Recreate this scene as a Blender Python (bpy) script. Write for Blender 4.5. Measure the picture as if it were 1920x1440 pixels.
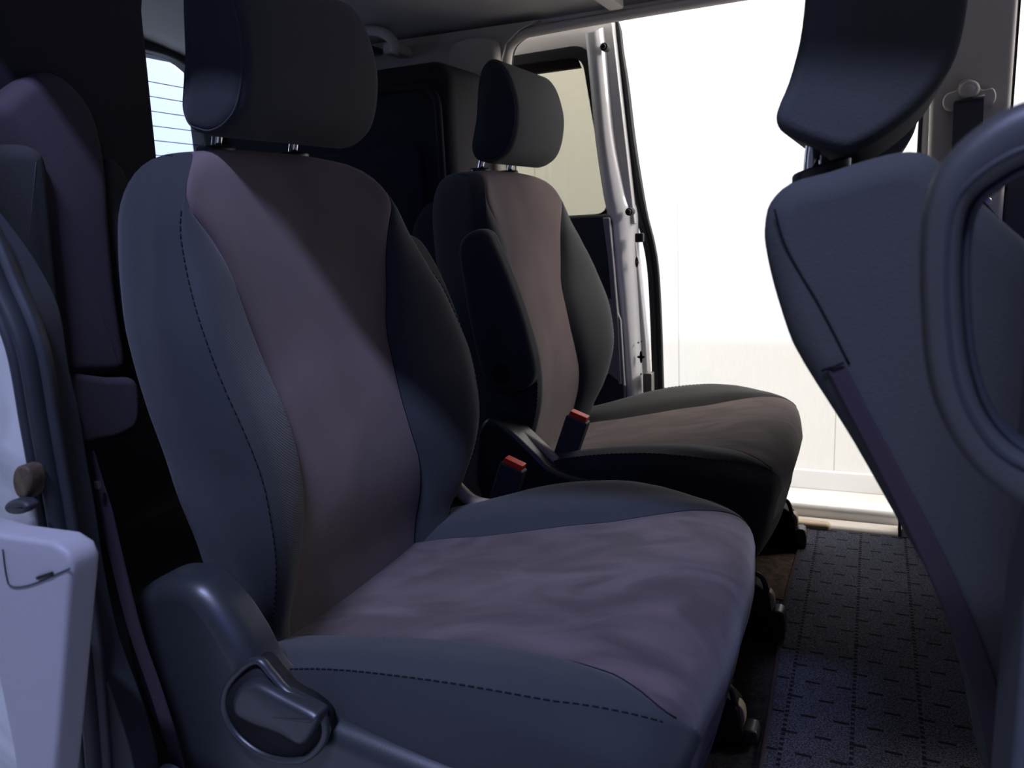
import bpy, math, random
from mathutils import Vector, Matrix
random.seed(4)
S = bpy.context.scene
for o in list(bpy.data.objects): bpy.data.objects.remove(o)
COL = S.collection

# ------------------------------------------------------------------ camera
YAW, PITCH, ROLL, FPX = 0.431346, 0.203790, -0.0522427, 1486.3415
CAM = Vector((0.727025, -0.831276, -0.105644))
_d = Vector((-math.sin(YAW)*math.cos(PITCH), math.cos(YAW)*math.cos(PITCH), -math.sin(PITCH)))
_r0 = _d.cross(Vector((0, 0, 1))).normalized(); _u0 = _r0.cross(_d)
_r = math.cos(ROLL)*_r0 + math.sin(ROLL)*_u0
_u = -math.sin(ROLL)*_r0 + math.cos(ROLL)*_u0
cd = bpy.data.cameras.new('camera'); cam = bpy.data.objects.new('camera', cd); COL.objects.link(cam)
cam.matrix_world = Matrix(((_r.x, _u.x, -_d.x, CAM.x), (_r.y, _u.y, -_d.y, CAM.y), (_r.z, _u.z, -_d.z, CAM.z), (0, 0, 0, 1)))
cd.sensor_width = 36; cd.sensor_fit = 'HORIZONTAL'; cd.lens = FPX*36/1920; cd.clip_start = 0.02; cd.clip_end = 60
cd.dof.use_dof = True; cd.dof.focus_distance = 1.15; cd.dof.aperture_fstop = 9.0
S.camera = cam
S.view_settings.view_transform = 'Standard'; S.view_settings.look = 'None'
S.view_settings.gamma = 1; S.view_settings.use_curve_mapping = False
S.view_settings.exposure = 0.0

def at(px, py, axis, val):
    """point of the real scene on the plane (axis = val) seen at a photo position"""
    v = _d + (px-960)/FPX*_r - (py-720)/FPX*_u
    t = (val-CAM[axis])/v[axis]
    return CAM + t*v
def xz(pts, y): return [(at(a, b, 1, y).x, at(a, b, 1, y).z) for a, b in pts]
def yz(pts, x): return [(at(a, b, 0, x).y, at(a, b, 0, x).z) for a, b in pts]

# ------------------------------------------------------------------ world and lights
w = bpy.data.worlds.new('world'); S.world = w; w.use_nodes = True
w.node_tree.nodes['Background'].inputs[0].default_value = (0.50, 0.56, 0.90, 1)
w.node_tree.nodes['Background'].inputs[1].default_value = 0.12

def area(name, loc, target, sx, sy, power, color):
    l = bpy.data.lights.new(name, 'AREA'); l.shape = 'RECTANGLE'; l.size = sx; l.size_y = sy
    l.energy = power; l.color = color
    o = bpy.data.objects.new(name, l); COL.objects.link(o); o.location = loc
    o.rotation_euler = (Vector(target)-Vector(loc)).to_track_quat('-Z', 'Y').to_euler()
    return o
# cool ceiling tube of the garage on the near side of the car
area('near_tube_light', (0.70, -1.72, 2.45), (0.70, 0.0, -0.2), 1.0, 0.08, 150, (0.49, 0.56, 1.0))
# warm white tube over the far side, washing the garage wall
area('far_tube_light', (0.7, 1.75, 1.65), (0.5, 2.5, -0.2), 4.0, 0.25, 100, (1.0, 0.91, 0.77))
area('far_door_fill', (2.6, 1.75, 1.0), (0.2, 1.1, -0.1), 0.8, 0.5, 44, (1.0, 0.93, 0.90))  # added fill without a known fixture, brightens the open door's edge
# cool light behind the car
area('rear_tube_light', (-1.9, 1.0, 1.9), (-3.2, 1.4, 0.3), 2.2, 0.3, 70, (0.58, 0.74, 1.0))
# blue work light low on the near side
area('blue_work_light', (1.6, -2.4, 0.9), (-0.1, 0.6, -0.1), 0.25, 0.25, 5.5, (0.05, 0.12, 1.0))

# ------------------------------------------------------------------ materials
def mat(name, color, rough=0.6, metal=0.0, spec=0.5, bump=None, bscale=300, bdist=0.0006, var=0.0, vscale=12,
        sheen=0.0, stretch=None, col2=None, coat=0.0):
    m = bpy.data.materials.new(name); m.use_nodes = True; nt = m.node_tree; b = nt.nodes['Principled BSDF']
    b.inputs['Base Color'].default_value = (*color, 1); b.inputs['Roughness'].default_value = rough
    b.inputs['Metallic'].default_value = metal; b.inputs['Specular IOR Level'].default_value = spec
    if sheen: b.inputs['Sheen Weight'].default_value = sheen; b.inputs['Sheen Roughness'].default_value = 0.5
    if coat: b.inputs['Coat Weight'].default_value = coat
    tc = nt.nodes.new('ShaderNodeTexCoord')
    src = tc.outputs['Object']
    if var:
        mp = nt.nodes.new('ShaderNodeMapping'); nt.links.new(src, mp.inputs[0])
        if stretch: mp.inputs['Scale'].default_value = stretch
        n = nt.nodes.new('ShaderNodeTexNoise'); n.inputs['Scale'].default_value = vscale; n.inputs['Detail'].default_value = 4
        n.inputs['Distortion'].default_value = 0.9
        nt.links.new(mp.outputs[0], n.inputs['Vector'])
        r = nt.nodes.new('ShaderNodeValToRGB'); nt.links.new(n.outputs['Fac'], r.inputs[0])
        c2 = col2 or tuple(c*(1+var) for c in color)
        r.color_ramp.elements[0].position = 0.38; r.color_ramp.elements[0].color = (*[c*(1-var) for c in color], 1)
        r.color_ramp.elements[1].position = 0.66; r.color_ramp.elements[1].color = (*c2, 1)
        nt.links.new(r.outputs[0], b.inputs['Base Color'])
    if bump:
        bp = nt.nodes.new('ShaderNodeBump'); bp.inputs['Distance'].default_value = bdist; bp.inputs['Strength'].default_value = 0.6
        if bump == 'weave':
            a = nt.nodes.new('ShaderNodeTexWave'); a.inputs['Scale'].default_value = bscale; a.bands_direction = 'DIAGONAL'
            a.inputs['Distortion'].default_value = 1.5; a.inputs['Detail Scale'].default_value = 6
            n2 = nt.nodes.new('ShaderNodeTexNoise'); n2.inputs['Scale'].default_value = bscale*3
            nt.links.new(src, a.inputs['Vector']); nt.links.new(src, n2.inputs['Vector'])
            mx = nt.nodes.new('ShaderNodeMath'); mx.operation = 'ADD'
            nt.links.new(a.outputs['Fac'], mx.inputs[0]); nt.links.new(n2.outputs['Fac'], mx.inputs[1])
            nt.links.new(mx.outputs[0], bp.inputs['Height'])
        else:
            n2 = nt.nodes.new('ShaderNodeTexNoise'); n2.inputs['Scale'].default_value = bscale; n2.inputs['Detail'].default_value = 3
            nt.links.new(src, n2.inputs['Vector']); nt.links.new(n2.outputs['Fac'], bp.inputs['Height'])
        nt.links.new(bp.outputs[0], b.inputs['Normal'])
    return m

M = {}
M['fabric'] = mat('dark_fabric', (0.028, 0.031, 0.034), 0.85, spec=0.25, bump='weave', bscale=210, bdist=0.00035, sheen=0.10)
M['fabric_side'] = mat('side_fabric', (0.021, 0.0235, 0.026), 0.85, spec=0.25, bump='weave', bscale=210, bdist=0.00035, sheen=0.08)
M['suede'] = mat('brown_suede', (0.098, 0.073, 0.074), 0.95, spec=0.1, bump='noise', bscale=700, bdist=0.0005, var=0.10, vscale=7, sheen=0.15)
M['suede_worn_dim'] = mat('worn_dim_suede', (0.072, 0.054, 0.056), 0.95, spec=0.1, bump='noise', bscale=600, bdist=0.0006, var=0.30, vscale=8, sheen=0.15, stretch=(1, 1.9, 1))  # blotchy wear; base colour also carries the cushions' weaker light
M['plastic'] = mat('black_plastic', (0.020, 0.022, 0.024), 0.38, spec=0.5, bump='noise', bscale=900, bdist=0.00015)
M['plastic_matte'] = mat('matte_plastic', (0.036, 0.039, 0.048), 0.6, spec=0.4, bump='noise', bscale=700, bdist=0.0002)
M['black'] = mat('black_void', (0.008, 0.008, 0.010), 0.7, spec=0.2)
M['grip'] = mat('grip_plastic', (0.036, 0.036, 0.036), 0.5, spec=0.4, bump='noise', bscale=800, bdist=0.0002)
M['rubber'] = mat('black_rubber', (0.012, 0.014, 0.018), 0.6, spec=0.5)
M['stitch'] = mat('stitch_thread', (0.008, 0.008, 0.010), 0.9, spec=0.1)
M['strip'] = mat('purple_brown_trim_fabric', (0.034, 0.025, 0.032), 0.95, spec=0.1, bump='noise', bscale=500, bdist=0.0006)
M['chrome'] = mat('chrome', (0.75, 0.75, 0.77), 0.10, metal=1)
M['steel'] = mat('steel', (0.35, 0.34, 0.32), 0.35, metal=1)
M['red'] = mat('red_plastic', (0.75, 0.035, 0.015), 0.35, spec=0.5)
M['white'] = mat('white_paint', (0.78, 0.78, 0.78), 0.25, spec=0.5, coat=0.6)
M['jamb'] = mat('dull_white_paint', (0.36, 0.37, 0.36), 0.5, spec=0.4, var=0.25, vscale=9)  # white lowered to grey, with random mottling
M['rust'] = mat('rusty_metal', (0.10, 0.068, 0.040), 0.7, metal=0.4, var=0.5, vscale=40, bump='noise', bscale=200, bdist=0.001)
M['lav'] = mat('grey_plastic', (0.27, 0.265, 0.28), 0.55, spec=0.4, bump='noise', bscale=900, bdist=0.0002)
M['headliner'] = mat('grey_beige_headliner', (0.56, 0.53, 0.50), 0.95, spec=0.1, bump='noise', bscale=500, bdist=0.0006)
M['pillar'] = mat('grey_beige_trim', (0.46, 0.43, 0.40), 0.7, spec=0.3, bump='noise', bscale=600, bdist=0.0003)
M['beige'] = mat('beige_plastic', (0.34, 0.27, 0.19), 0.5, spec=0.4)
M['carpet'] = mat('carpet', (0.028, 0.025, 0.026), 0.97, spec=0.05, bump='noise', bscale=600, bdist=0.003, var=0.3, vscale=120)
M['brown_carpet'] = mat('brown_carpet', (0.06, 0.045, 0.038), 0.97, spec=0.05, bump='noise', bscale=500, bdist=0.003, var=0.3, vscale=60)
M['blue_grey'] = mat('blue_grey_fabric', (0.043, 0.044, 0.044), 0.9, spec=0.2, bump='noise', bscale=420, bdist=0.0006)
M['purple'] = mat('purple_brown_knit', (0.060, 0.050, 0.060), 0.9, spec=0.2, bump='weave', bscale=170, bdist=0.0005)
M['backing'] = mat('dark_backing', (0.018, 0.018, 0.024), 0.8, spec=0.2, bump='noise', bscale=500, bdist=0.0004)
M['defrost'] = mat('defroster_wire', (0.12, 0.12, 0.14), 0.6)
M['concrete'] = mat('garage_floor', (0.62, 0.61, 0.58), 0.8, var=0.12, vscale=3)

def wall_material():
    m = mat('cream_wall_panel', (0.86, 0.86, 0.83), 0.6, spec=0.2, bump='noise', bscale=250, bdist=0.0005, var=0.015, vscale=40, stretch=(4, 4, 0.4))
    nt = m.node_tree; b = nt.nodes['Principled BSDF']
    tc = nt.nodes.new('ShaderNodeTexCoord'); sp = nt.nodes.new('ShaderNodeSeparateXYZ'); nt.links.new(tc.outputs['Object'], sp.inputs[0])
    def math_(op, a, bv):
        n = nt.nodes.new('ShaderNodeMath'); n.operation = op
        for i, v in enumerate((a, bv)):
            if v is None: continue
            if isinstance(v, (int, float)): n.inputs[i].default_value = v
            else: nt.links.new(v, n.inputs[i])
        return n.outputs[0]
    ax = math_('ADD', sp.outputs[0], sp.outputs[1])
    q = math_('PINGPONG', math_('ADD', math_('DIVIDE', ax, 0.6285), 0.046), 0.5)   # 0 on every panel joint
    line = math_('LESS_THAN', q, 0.0022)
    mx = nt.nodes.new('ShaderNodeMix'); mx.data_type = 'RGBA'
    old = b.inputs['Base Color'].links[0].from_socket
    nt.links.new(line, mx.inputs[0]); nt.links.new(old, mx.inputs[6]); mx.inputs[7].default_value = (0.42, 0.40, 0.34, 1)
    nt.links.new(mx.outputs[2], b.inputs['Base Color'])
    return m
M['wall'] = wall_material()

def mat_glass(name, tint, refl=0.06):
    m = bpy.data.materials.new(name); m.use_nodes = True; nt = m.node_tree
    for n in list(nt.nodes): nt.nodes.remove(n)
    out = nt.nodes.new('ShaderNodeOutputMaterial'); t = nt.nodes.new('ShaderNodeBsdfTransparent'); g = nt.nodes.new('ShaderNodeBsdfGlossy')
    t.inputs[0].default_value = (*tint, 1); g.inputs['Roughness'].default_value = 0.02
    lw = nt.nodes.new('ShaderNodeLayerWeight'); pw = nt.nodes.new('ShaderNodeMath'); pw.operation = 'POWER'; pw.inputs[1].default_value = 5
    fr = nt.nodes.new('ShaderNodeMath'); fr.operation = 'MULTIPLY_ADD'; fr.inputs[1].default_value = 0.9; fr.inputs[2].default_value = 0.03
    lw.inputs[0].default_value = 0.5; nt.links.new(lw.outputs['Facing'], pw.inputs[0]); nt.links.new(pw.outputs[0], fr.inputs[0])
    mx = nt.nodes.new('ShaderNodeMixShader'); nt.links.new(fr.outputs[0], mx.inputs[0]); nt.links.new(t.outputs[0], mx.inputs[1]); nt.links.new(g.outputs[0], mx.inputs[2])
    nt.links.new(mx.outputs[0], out.inputs[0]); return m
M['tinted'] = mat_glass('tinted_glass', (0.60, 0.585, 0.50))
M['rear_glass'] = mat_glass('rear_glass', (0.86, 0.9, 0.98))

def mat_floor_mat():
    m = mat('mat_weave', (0.034, 0.033, 0.043), 0.95, spec=0.1)
    nt = m.node_tree; b = nt.nodes['Principled BSDF']
    tc = nt.nodes.new('ShaderNodeTexCoord'); sp = nt.nodes.new('ShaderNodeSeparateXYZ'); nt.links.new(tc.outputs['Object'], sp.inputs[0])
    def mt(op, *vs):
        n = nt.nodes.new('ShaderNodeMath'); n.operation = op
        for i, v in enumerate(vs):
            if isinstance(v, (int, float)): n.inputs[i].default_value = v
            else: nt.links.new(v, n.inputs[i])
        return n.outputs[0]
    X, Y = sp.outputs[0], sp.outputs[1]
    v = mt('DIVIDE', Y, 0.046); row = mt('FLOOR', v); fv = mt('FRACT', v)
    stag = mt('MULTIPLY', mt('MODULO', row, 2.0), 0.5)
    u = mt('ADD', mt('DIVIDE', X, 0.045), stag); fu = mt('FRACT', u)
    dash = mt('MULTIPLY', mt('LESS_THAN', mt('ABSOLUTE', mt('SUBTRACT', fu, 0.5)), 0.24), mt('LESS_THAN', mt('ABSOLUTE', mt('SUBTRACT', fv, 0.5)), 0.06))
    fx = mt('FRACT', mt('DIVIDE', mt('ADD', X, 0.03), 0.090)); col = mt('LESS_THAN', mt('ABSOLUTE', mt('SUBTRACT', fx, 0.5)), 0.03)
    f2 = mt('FRACT', mt('DIVIDE', Y, 0.0115)); dots = mt('MULTIPLY', col, mt('LESS_THAN', f2, 0.55))
    mask = mt('MAXIMUM', dash, dots)
    nz = nt.nodes.new('ShaderNodeTexNoise'); nz.inputs['Scale'].default_value = 420; nz.inputs['Detail'].default_value = 4
    nt.links.new(tc.outputs['Object'], nz.inputs['Vector'])
    h = mt('SUBTRACT', mt('MULTIPLY', nz.outputs['Fac'], 0.9), mask)
    bp = nt.nodes.new('ShaderNodeBump'); bp.inputs['Distance'].default_value = 0.004; nt.links.new(h, bp.inputs['Height']); nt.links.new(bp.outputs[0], b.inputs['Normal'])
    mx = nt.nodes.new('ShaderNodeMix'); mx.data_type = 'RGBA'; nt.links.new(mask, mx.inputs[0])
    r = nt.nodes.new('ShaderNodeValToRGB'); nt.links.new(nz.outputs['Fac'], r.inputs[0])
    r.color_ramp.elements[0].position = 0.35; r.color_ramp.elements[0].color = (0.010, 0.011, 0.017, 1)
    r.color_ramp.elements[1].position = 0.68; r.color_ramp.elements[1].color = (0.075, 0.080, 0.115, 1)
    nt.links.new(r.outputs[0], mx.inputs[6]); mx.inputs[7].default_value = (0.006, 0.006, 0.009, 1)
    nt.links.new(mx.outputs[2], b.inputs['Base Color'])
    return m
M['mat'] = mat_floor_mat()

# ------------------------------------------------------------------ helpers
ORG = {}
def obj(name, data, material, parent=None, smooth=True, bevel=0, seg=3, sub=0, wn=False):
    verts, faces = data
    org = ORG.get(parent.name, Vector()) if parent else Vector()
    me = bpy.data.meshes.new(name)
    me.from_pydata([tuple(Vector(v)-org) for v in verts], [], faces); me.validate()
    me.materials.append(M[material] if isinstance(material, str) else material)
    import bmesh
    bm = bmesh.new(); bm.from_mesh(me); bmesh.ops.remove_doubles(bm, verts=bm.verts, dist=1e-6)
    bmesh.ops.recalc_face_normals(bm, faces=bm.faces); bm.to_mesh(me); bm.free()
    o = bpy.data.objects.new(name, me); COL.objects.link(o)
    if parent: o.parent = parent
    ORG[o.name] = org
    if smooth:
        me.polygons.foreach_set('use_smooth', [True]*len(me.polygons))
    if bevel:
        b = o.modifiers.new('bevel', 'BEVEL'); b.width = bevel; b.segments = seg; b.limit_method = 'ANGLE'; b.angle_limit = math.radians(35); b.harden_normals = True
    if wn:
        q_ = o.modifiers.new('wn', 'WEIGHTED_NORMAL'); q_.weight = 100
    if sub:
        s_ = o.modifiers.new('sub', 'SUBSURF'); s_.levels = sub; s_.render_levels = sub
    return o
def tag(o, label, cat, group=None):
    o['label'] = label; o['category'] = cat
    if group: o['group'] = group
    return o
def thing(name, label, cat, loc, group=None):
    o = bpy.data.objects.new(name, None); COL.objects.link(o); o.location = loc; o.empty_display_size = 0.05
    ORG[o.name] = Vector(loc); return tag(o, label, cat, group)
def structure(o): o['kind'] = 'structure'; return o
def join(*ds):
    V, F = [], []
    for v, f in ds:
        n = len(V); V += list(v); F += [[i+n for i in q] for q in f]
    return V, F
def box(x0, x1, y0, y1, z0, z1):
    v = [(x, y, z) for x in (x0, x1) for y in (y0, y1) for z in (z0, z1)]
    return v, [(0, 1, 3, 2), (4, 6, 7, 5), (0, 4, 5, 1), (2, 3, 7, 6), (0, 2, 6, 4), (1, 5, 7, 3)]
def cr(pts, n=8, closed=False):
    """Catmull-Rom through points of any dimension"""
    P = [Vector(p) for p in pts]; m = len(P); out = []
    segs = m if closed else m-1
    for i in range(segs):
        p1, p2 = P[i], P[(i+1) % m]
        p0 = P[i-1] if (closed or i > 0) else p1*2-p2
        p3 = P[(i+2) % m] if (closed or i+2 < m) else p2*2-p1
        for k in range(n):
            t = k/n
            out.append(0.5*((2*p1)+(p2-p0)*t+(2*p0-5*p1+4*p2-p3)*t*t+(3*p1-p0-3*p2+p3)*t**3))
    if not closed: out.append(P[-1].copy())
    return out
def interp(tab, z):
    """tab rows sorted by first column; linear with smooth (pchip-like) blending"""
    if z <= tab[0][0]: return list(tab[0][1:])
    if z >= tab[-1][0]: return list(tab[-1][1:])
    for i in range(len(tab)-1):
        a, b = tab[i], tab[i+1]
        if a[0] <= z <= b[0]:
            t = (z-a[0])/(b[0]-a[0]); h = b[0]-a[0]; out = []
            for k in range(1, len(a)):
                m0 = (b[k]-tab[i-1][k])/(b[0]-tab[i-1][0]) if i > 0 else (b[k]-a[k])/h
                m1 = (tab[i+2][k]-a[k])/(tab[i+2][0]-a[0]) if i+2 < len(tab) else (b[k]-a[k])/h
                out.append((2*t**3-3*t*t+1)*a[k]+(t**3-2*t*t+t)*h*m0+(-2*t**3+3*t*t)*b[k]+(t**3-t*t)*h*m1)
            return out
def prism(pts, a0, a1, axis=1):
    """extrude a 2D outline along an axis (1: outline in xz, 0: outline in yz, 2: outline in xy)"""
    def mk(p, a): return (p[0], a, p[1]) if axis == 1 else ((a, p[0], p[1]) if axis == 0 else (p[0], p[1], a))
    n = len(pts); V = [mk(p, a0) for p in pts]+[mk(p, a1) for p in pts]
    F = [list(range(n))[::-1], list(range(n, 2*n))]+[[i, (i+1) % n, n+(i+1) % n, n+i] for i in range(n)]
    return V, F
def offset(pts, d):
    n = len(pts); A = sum(pts[i][0]*pts[(i+1) % n][1]-pts[(i+1) % n][0]*pts[i][1] for i in range(n)); s = 1 if A > 0 else -1
    out = []
    for i in range(n):
        a, b, c = Vector(pts[i-1][:2]), Vector(pts[i][:2]), Vector(pts[(i+1) % n][:2])
        e1 = (b-a); e2 = (c-b)
        if e1.length < 1e-9 or e2.length < 1e-9: out.append(tuple(b)); continue
        e1.normalize(); e2.normalize(); n1 = Vector((-e1.y, e1.x))*s; n2 = Vector((-e2.y, e2.x))*s
        nn = n1+n2
        if nn.length < 1e-6: nn = n1
        nn.normalize(); q = b+nn*d/max(0.6, nn.dot(n1)); out.append((q.x, q.y))
    return out
def pillow(pts, a0, a1, r0, r1=None, axis=1, n=7, dome0=0.0, dome1=0.0, flat=False):
    """outline extruded along an axis, both ends rounded in by r; dome bulges the end faces"""
    if r1 is None: r1 = r0
    if a0 > a1: a0, a1 = a1, a0; r0, r1 = r1, r0; dome0, dome1 = dome1, dome0
    rings = []
    for k in range(n+1):
        t = math.pi/2*k/n; rings.append((a0+r0*(1-math.sin(t)), r0*(1-math.cos(math.pi/2-t))))
    mid = 6
    for k in range(1, mid): rings.append((a0+r0+(a1-r1-a0-r0)*k/mid, 0))
    for k in range(n+1):
        t = math.pi/2*k/n; rings.append((a1-r1*(1-math.sin(t)), r1*(1-math.cos(t))))
    rings[0:n+1] = [(a0+r0*(1-math.sin(math.pi/2*k/n)), r0*(1-math.cos(math.pi/2*k/n))) for k in range(n, -1, -1)]
    def mk(p, a): return (p[0], a, p[1]) if axis == 1 else ((a, p[0], p[1]) if axis == 0 else (p[0], p[1], a))
    V = []; m = len(pts)
    for a, d in rings: V += [mk(p, a) for p in offset(pts, d)]
    F = []
    for j in range(len(rings)-1):
        for i in range(m): F.append([j*m+i, j*m+(i+1) % m, (j+1)*m+(i+1) % m, (j+1)*m+i])
    if flat: F.append(list(range(m))); F.append([(len(rings)-1)*m+i for i in range(m)]); return V, F
    # end faces: shrink towards the centroid so that they shade smoothly
    for base, a, dome, sgn in ((0, a0, dome0, -1), ((len(rings)-1)*m, a1, dome1, 1)):
        ring = offset(pts, rings[0 if sgn < 0 else -1][1]); c = Vector((sum(p[0] for p in ring)/m, sum(p[1] for p in ring)/m))
        prev = base
        for s in (0.8, 0.55, 0.25):
            st = len(V)
            V += [mk((c.x+(p[0]-c.x)*s, c.y+(p[1]-c.y)*s), a+sgn*dome*(1-s*s)) for p in ring]
            for i in range(m): F.append([prev+i, prev+(i+1) % m, st+(i+1) % m, st+i])
            prev = st
        V.append(mk((c.x, c.y), a+sgn*dome)); ce = len(V)-1
        for i in range(m): F.append([prev+i, prev+(i+1) % m, ce])
    return V, F
def sweep(path, prof, up=(0, 1, 0), closed=False, scale=None):
    """sweep a closed 2D profile along a 3D path"""
    P = [Vector(p) for p in path]; n = len(P); m = len(prof); V = []; F = []; up = Vector(up)
    for i in range(n):
        if closed: t = P[(i+1) % n]-P[i-1]
        else: t = P[min(i+1, n-1)]-P[max(i-1, 0)]
        t.normalize(); s = t.cross(up)
        if s.length < 1e-4: s = t.cross(Vector((1, 0, 0.01)))
        s.normalize(); u = s.cross(t).normalized(); k = scale[i] if scale else 1
        for a, b in prof: V.append(P[i]+s*a*k+u*b*k)
    rng = n if closed else n-1
    for i in range(rng):
        for j in range(m): F.append([i*m+j, i*m+(j+1) % m, ((i+1) % n)*m+(j+1) % m, ((i+1) % n)*m+j])
    if not closed: F.append(list(range(m))[::-1]); F.append([(n-1)*m+j for j in range(m)])
    return V, F
def circ(r, n=12, ry=None): return [(r*math.cos(2*math.pi*k/n), (ry or r)*math.sin(2*math.pi*k/n)) for k in range(n)]
def tube(path, r, n=12, closed=False, up=(0, 1, 0)): return sweep(path, circ(r, n), up, closed)
def disc_y(cx, y0, y1, cz, r, n=28): return prism([(cx+r*math.cos(2*math.pi*k/n), cz+r*math.sin(2*math.pi*k/n)) for k in range(n)], y0, y1)
def dup(root, loc, label, group=None):
    def rec(o, par):
        c = o.copy(); COL.objects.link(c)
        if par: c.parent = par
        for ch in list(o.children): rec(ch, c)
        return c
    r = rec(root, None); r.location = loc; r['label'] = label
    if group: r['group'] = group
    return r
def ribbon(pts, nrm, wdt): pass

# ------------------------------------------------------------------ the captain seat
# columns: z, half width of side, outer seam half width, x there, inner seam half width, x there, insert centre x, back x
BR = [(-0.66, 0.211, 0.200, .120, .150, .085, .080, .045),
      (-0.55, 0.219, 0.208, .128, .154, .098, .094, .020),
      (-0.50, 0.233, 0.222, .150, .152, .112, .106, .000),
      (-0.45, 0.243, 0.232, .168, .142, .120, .114, -.005),
      (-0.40, 0.251, 0.240, .176, .128, .118, .113, -.015),
      (-0.35, 0.253, 0.242, .173, .122, .110, .106, -.025),
      (-0.30, 0.258, 0.247, .162, .124, .100, .098, -.035),
      (-0.25, 0.259, 0.248, .142, .132, .088, .086, -.045),
      (-0.20, 0.255, 0.244, .122, .146, .084, .080, -.055),
      (-0.15, 0.243, 0.232, .100, .160, .080, .073, -.062),
      (-0.10, 0.228, 0.217, .080, .184, .076, .063, -.068),
      (-0.06, 0.219, 0.208, .073, .206, .072, .052, -.070),
      (0.00, 0.207, 0.196, .060, .195, .060, .038, -.070)]
SIL = [(-.66, .116), (-.5, .112), (-.427, .103), (-.33, .086), (-.216, .056), (-.09, .040), (0, .02)]
def lerp(a, b, t): return a+(b-a)*t
def arch(y): return 0.030*(abs(y)/0.205)**3.0 if abs(y) < .205 else 0.030+0.55*(abs(y)-.205)
def backrest_rows():
    zs = [-0.66+0.02*k for k in range(29)]            # up to -0.10
    zs = [z for z in zs if z < -0.099]+[-0.085, -0.07]
    rows = []
    NA, NB, NC = 10, 8, 12
    def section(zt, k=0.0, zextra=0.0):
        tz = max(0.0, min(1.0, (zt+0.22)/0.16)); tz = tz*tz*(3-2*tz)
        def vals(y_guess):
            return zt-arch(y_guess)*tz
        w_, wst, xst, ws, xs, xi, xb = interp(BR, zt-arch(.2)*tz)
        zc = zt
        c0 = interp(BR, zt)
        xi, xb = c0[5], c0[6]
        xl = interp(SIL, zt-arch(.2)*tz)[0]
        if k > 0: wst *= (1-.42*k); ws = min(ws*(1-.42*k), wst); w_ *= (1-.37*k); xst = lerp(xst, xl, .35*k); xs = lerp(xs, xl, .35*k)
        A = [(0, xb), (w_*.5, xb+.003), (w_*.80, min(xl-.04, xb+.02)), (w_*.955, xl-.010), (w_*1.0, lerp(xl, xst, .50)), (wst, xst)]
        mid = ((wst+ws)/2, (xst+xs)/2)
        gap = math.hypot(wst-ws, xst-xs)
        dx, dy = (xst-xs), (wst-ws)
        nb = Vector((-dx, dy)) if gap > 1e-4 else Vector((0, 0))
        nb = nb.normalized()*min(0.016, gap*.22) if gap > 1e-4 else nb
        crest = (mid[0]+nb.x*.8, mid[1]+nb.y)
        B = [(wst, xst), ((wst*2+crest[0])/3+nb.x*.3, (xst*2+crest[1])/3+nb.y*.45), crest, ((ws*2+crest[0])/3+nb.x*.3, (xs*2+crest[1])/3+nb.y*.45), (ws, xs)]
        Cc = [(ws, xs), (ws*.93, xs+.0025), (ws*.6, xi+(xs-xi)*.35+.002), (0, xi)]
        seq = [cr(A, 3), cr(B, 3), cr(Cc, 5)]
        half = []
        for s_i, s_ in enumerate(seq):
            half += [(p.x, p.y, s_i) for p in (s_ if s_i == 2 else s_[:-1])]
        # pinch at the seams
        xcen = (xi+xb)*.5
        pts = []
        for (y, x, s_i) in half:
            xx = xcen+(x-xcen)*math.sqrt(max(0, 1-k*k))
            pts.append((y, xx, zt-arch(y)*tz))
        return pts
    out = [section(z) for z in zs]
    n = 9
    for i in range(1, n+1):
        a = math.pi/2*i/n
        s = section(-0.07+0.066*math.sin(a), min(0.99, 1-math.cos(a)) if i < n else 0.99999)
        out.append(s)
    return out
def lerp(a, b, t): return a+(b-a)*t
ROWS = backrest_rows(); HN = len(ROWS[0]); IA = 15; IB = 15+12; # index of outer seam, inner seam
def strip_mesh(rows, i0, i1, sgn, lift=0.0):
    V = []; F = []; m = i1-i0+1
    for r in rows:
        for i in range(i0, i1+1):
            y, x, z = r[i]; V.append((x+lift, sgn*y, z))
    for j in range(len(rows)-1):
        for i in range(m-1): F.append([j*m+i, j*m+i+1, (j+1)*m+i+1, (j+1)*m+i])
    return V, F
def mirror_merge(rows, i0, i1): return join(strip_mesh(rows, i0, i1, 1), strip_mesh(rows, i0, i1, -1))
def groove(rows, idx, depth, wid=1):
    R = []
    for r in rows:
        rr = list(r)
        y, x, z = rr[idx]; rr[idx] = (y, x-depth, z); R.append(rr)
    return R
def shiftv(d, off): return [tuple(Vector(v)+Vector(off)) for v in d[0]], d[1]

HR = [(.036, .006), (.019, .014), (.012, .034), (.017, .058), (.025, .086), (.029, .115), (.034, .148), (.044, .176), (.062, .190),
      (.082, .184), (.099, .162), (.110, .130), (.115, .095), (.109, .054), (.095, .024), (.073, .008), (.052, .003)]
HRC = [(p.x, p.y) for p in cr(HR, 4, closed=True)]

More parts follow.
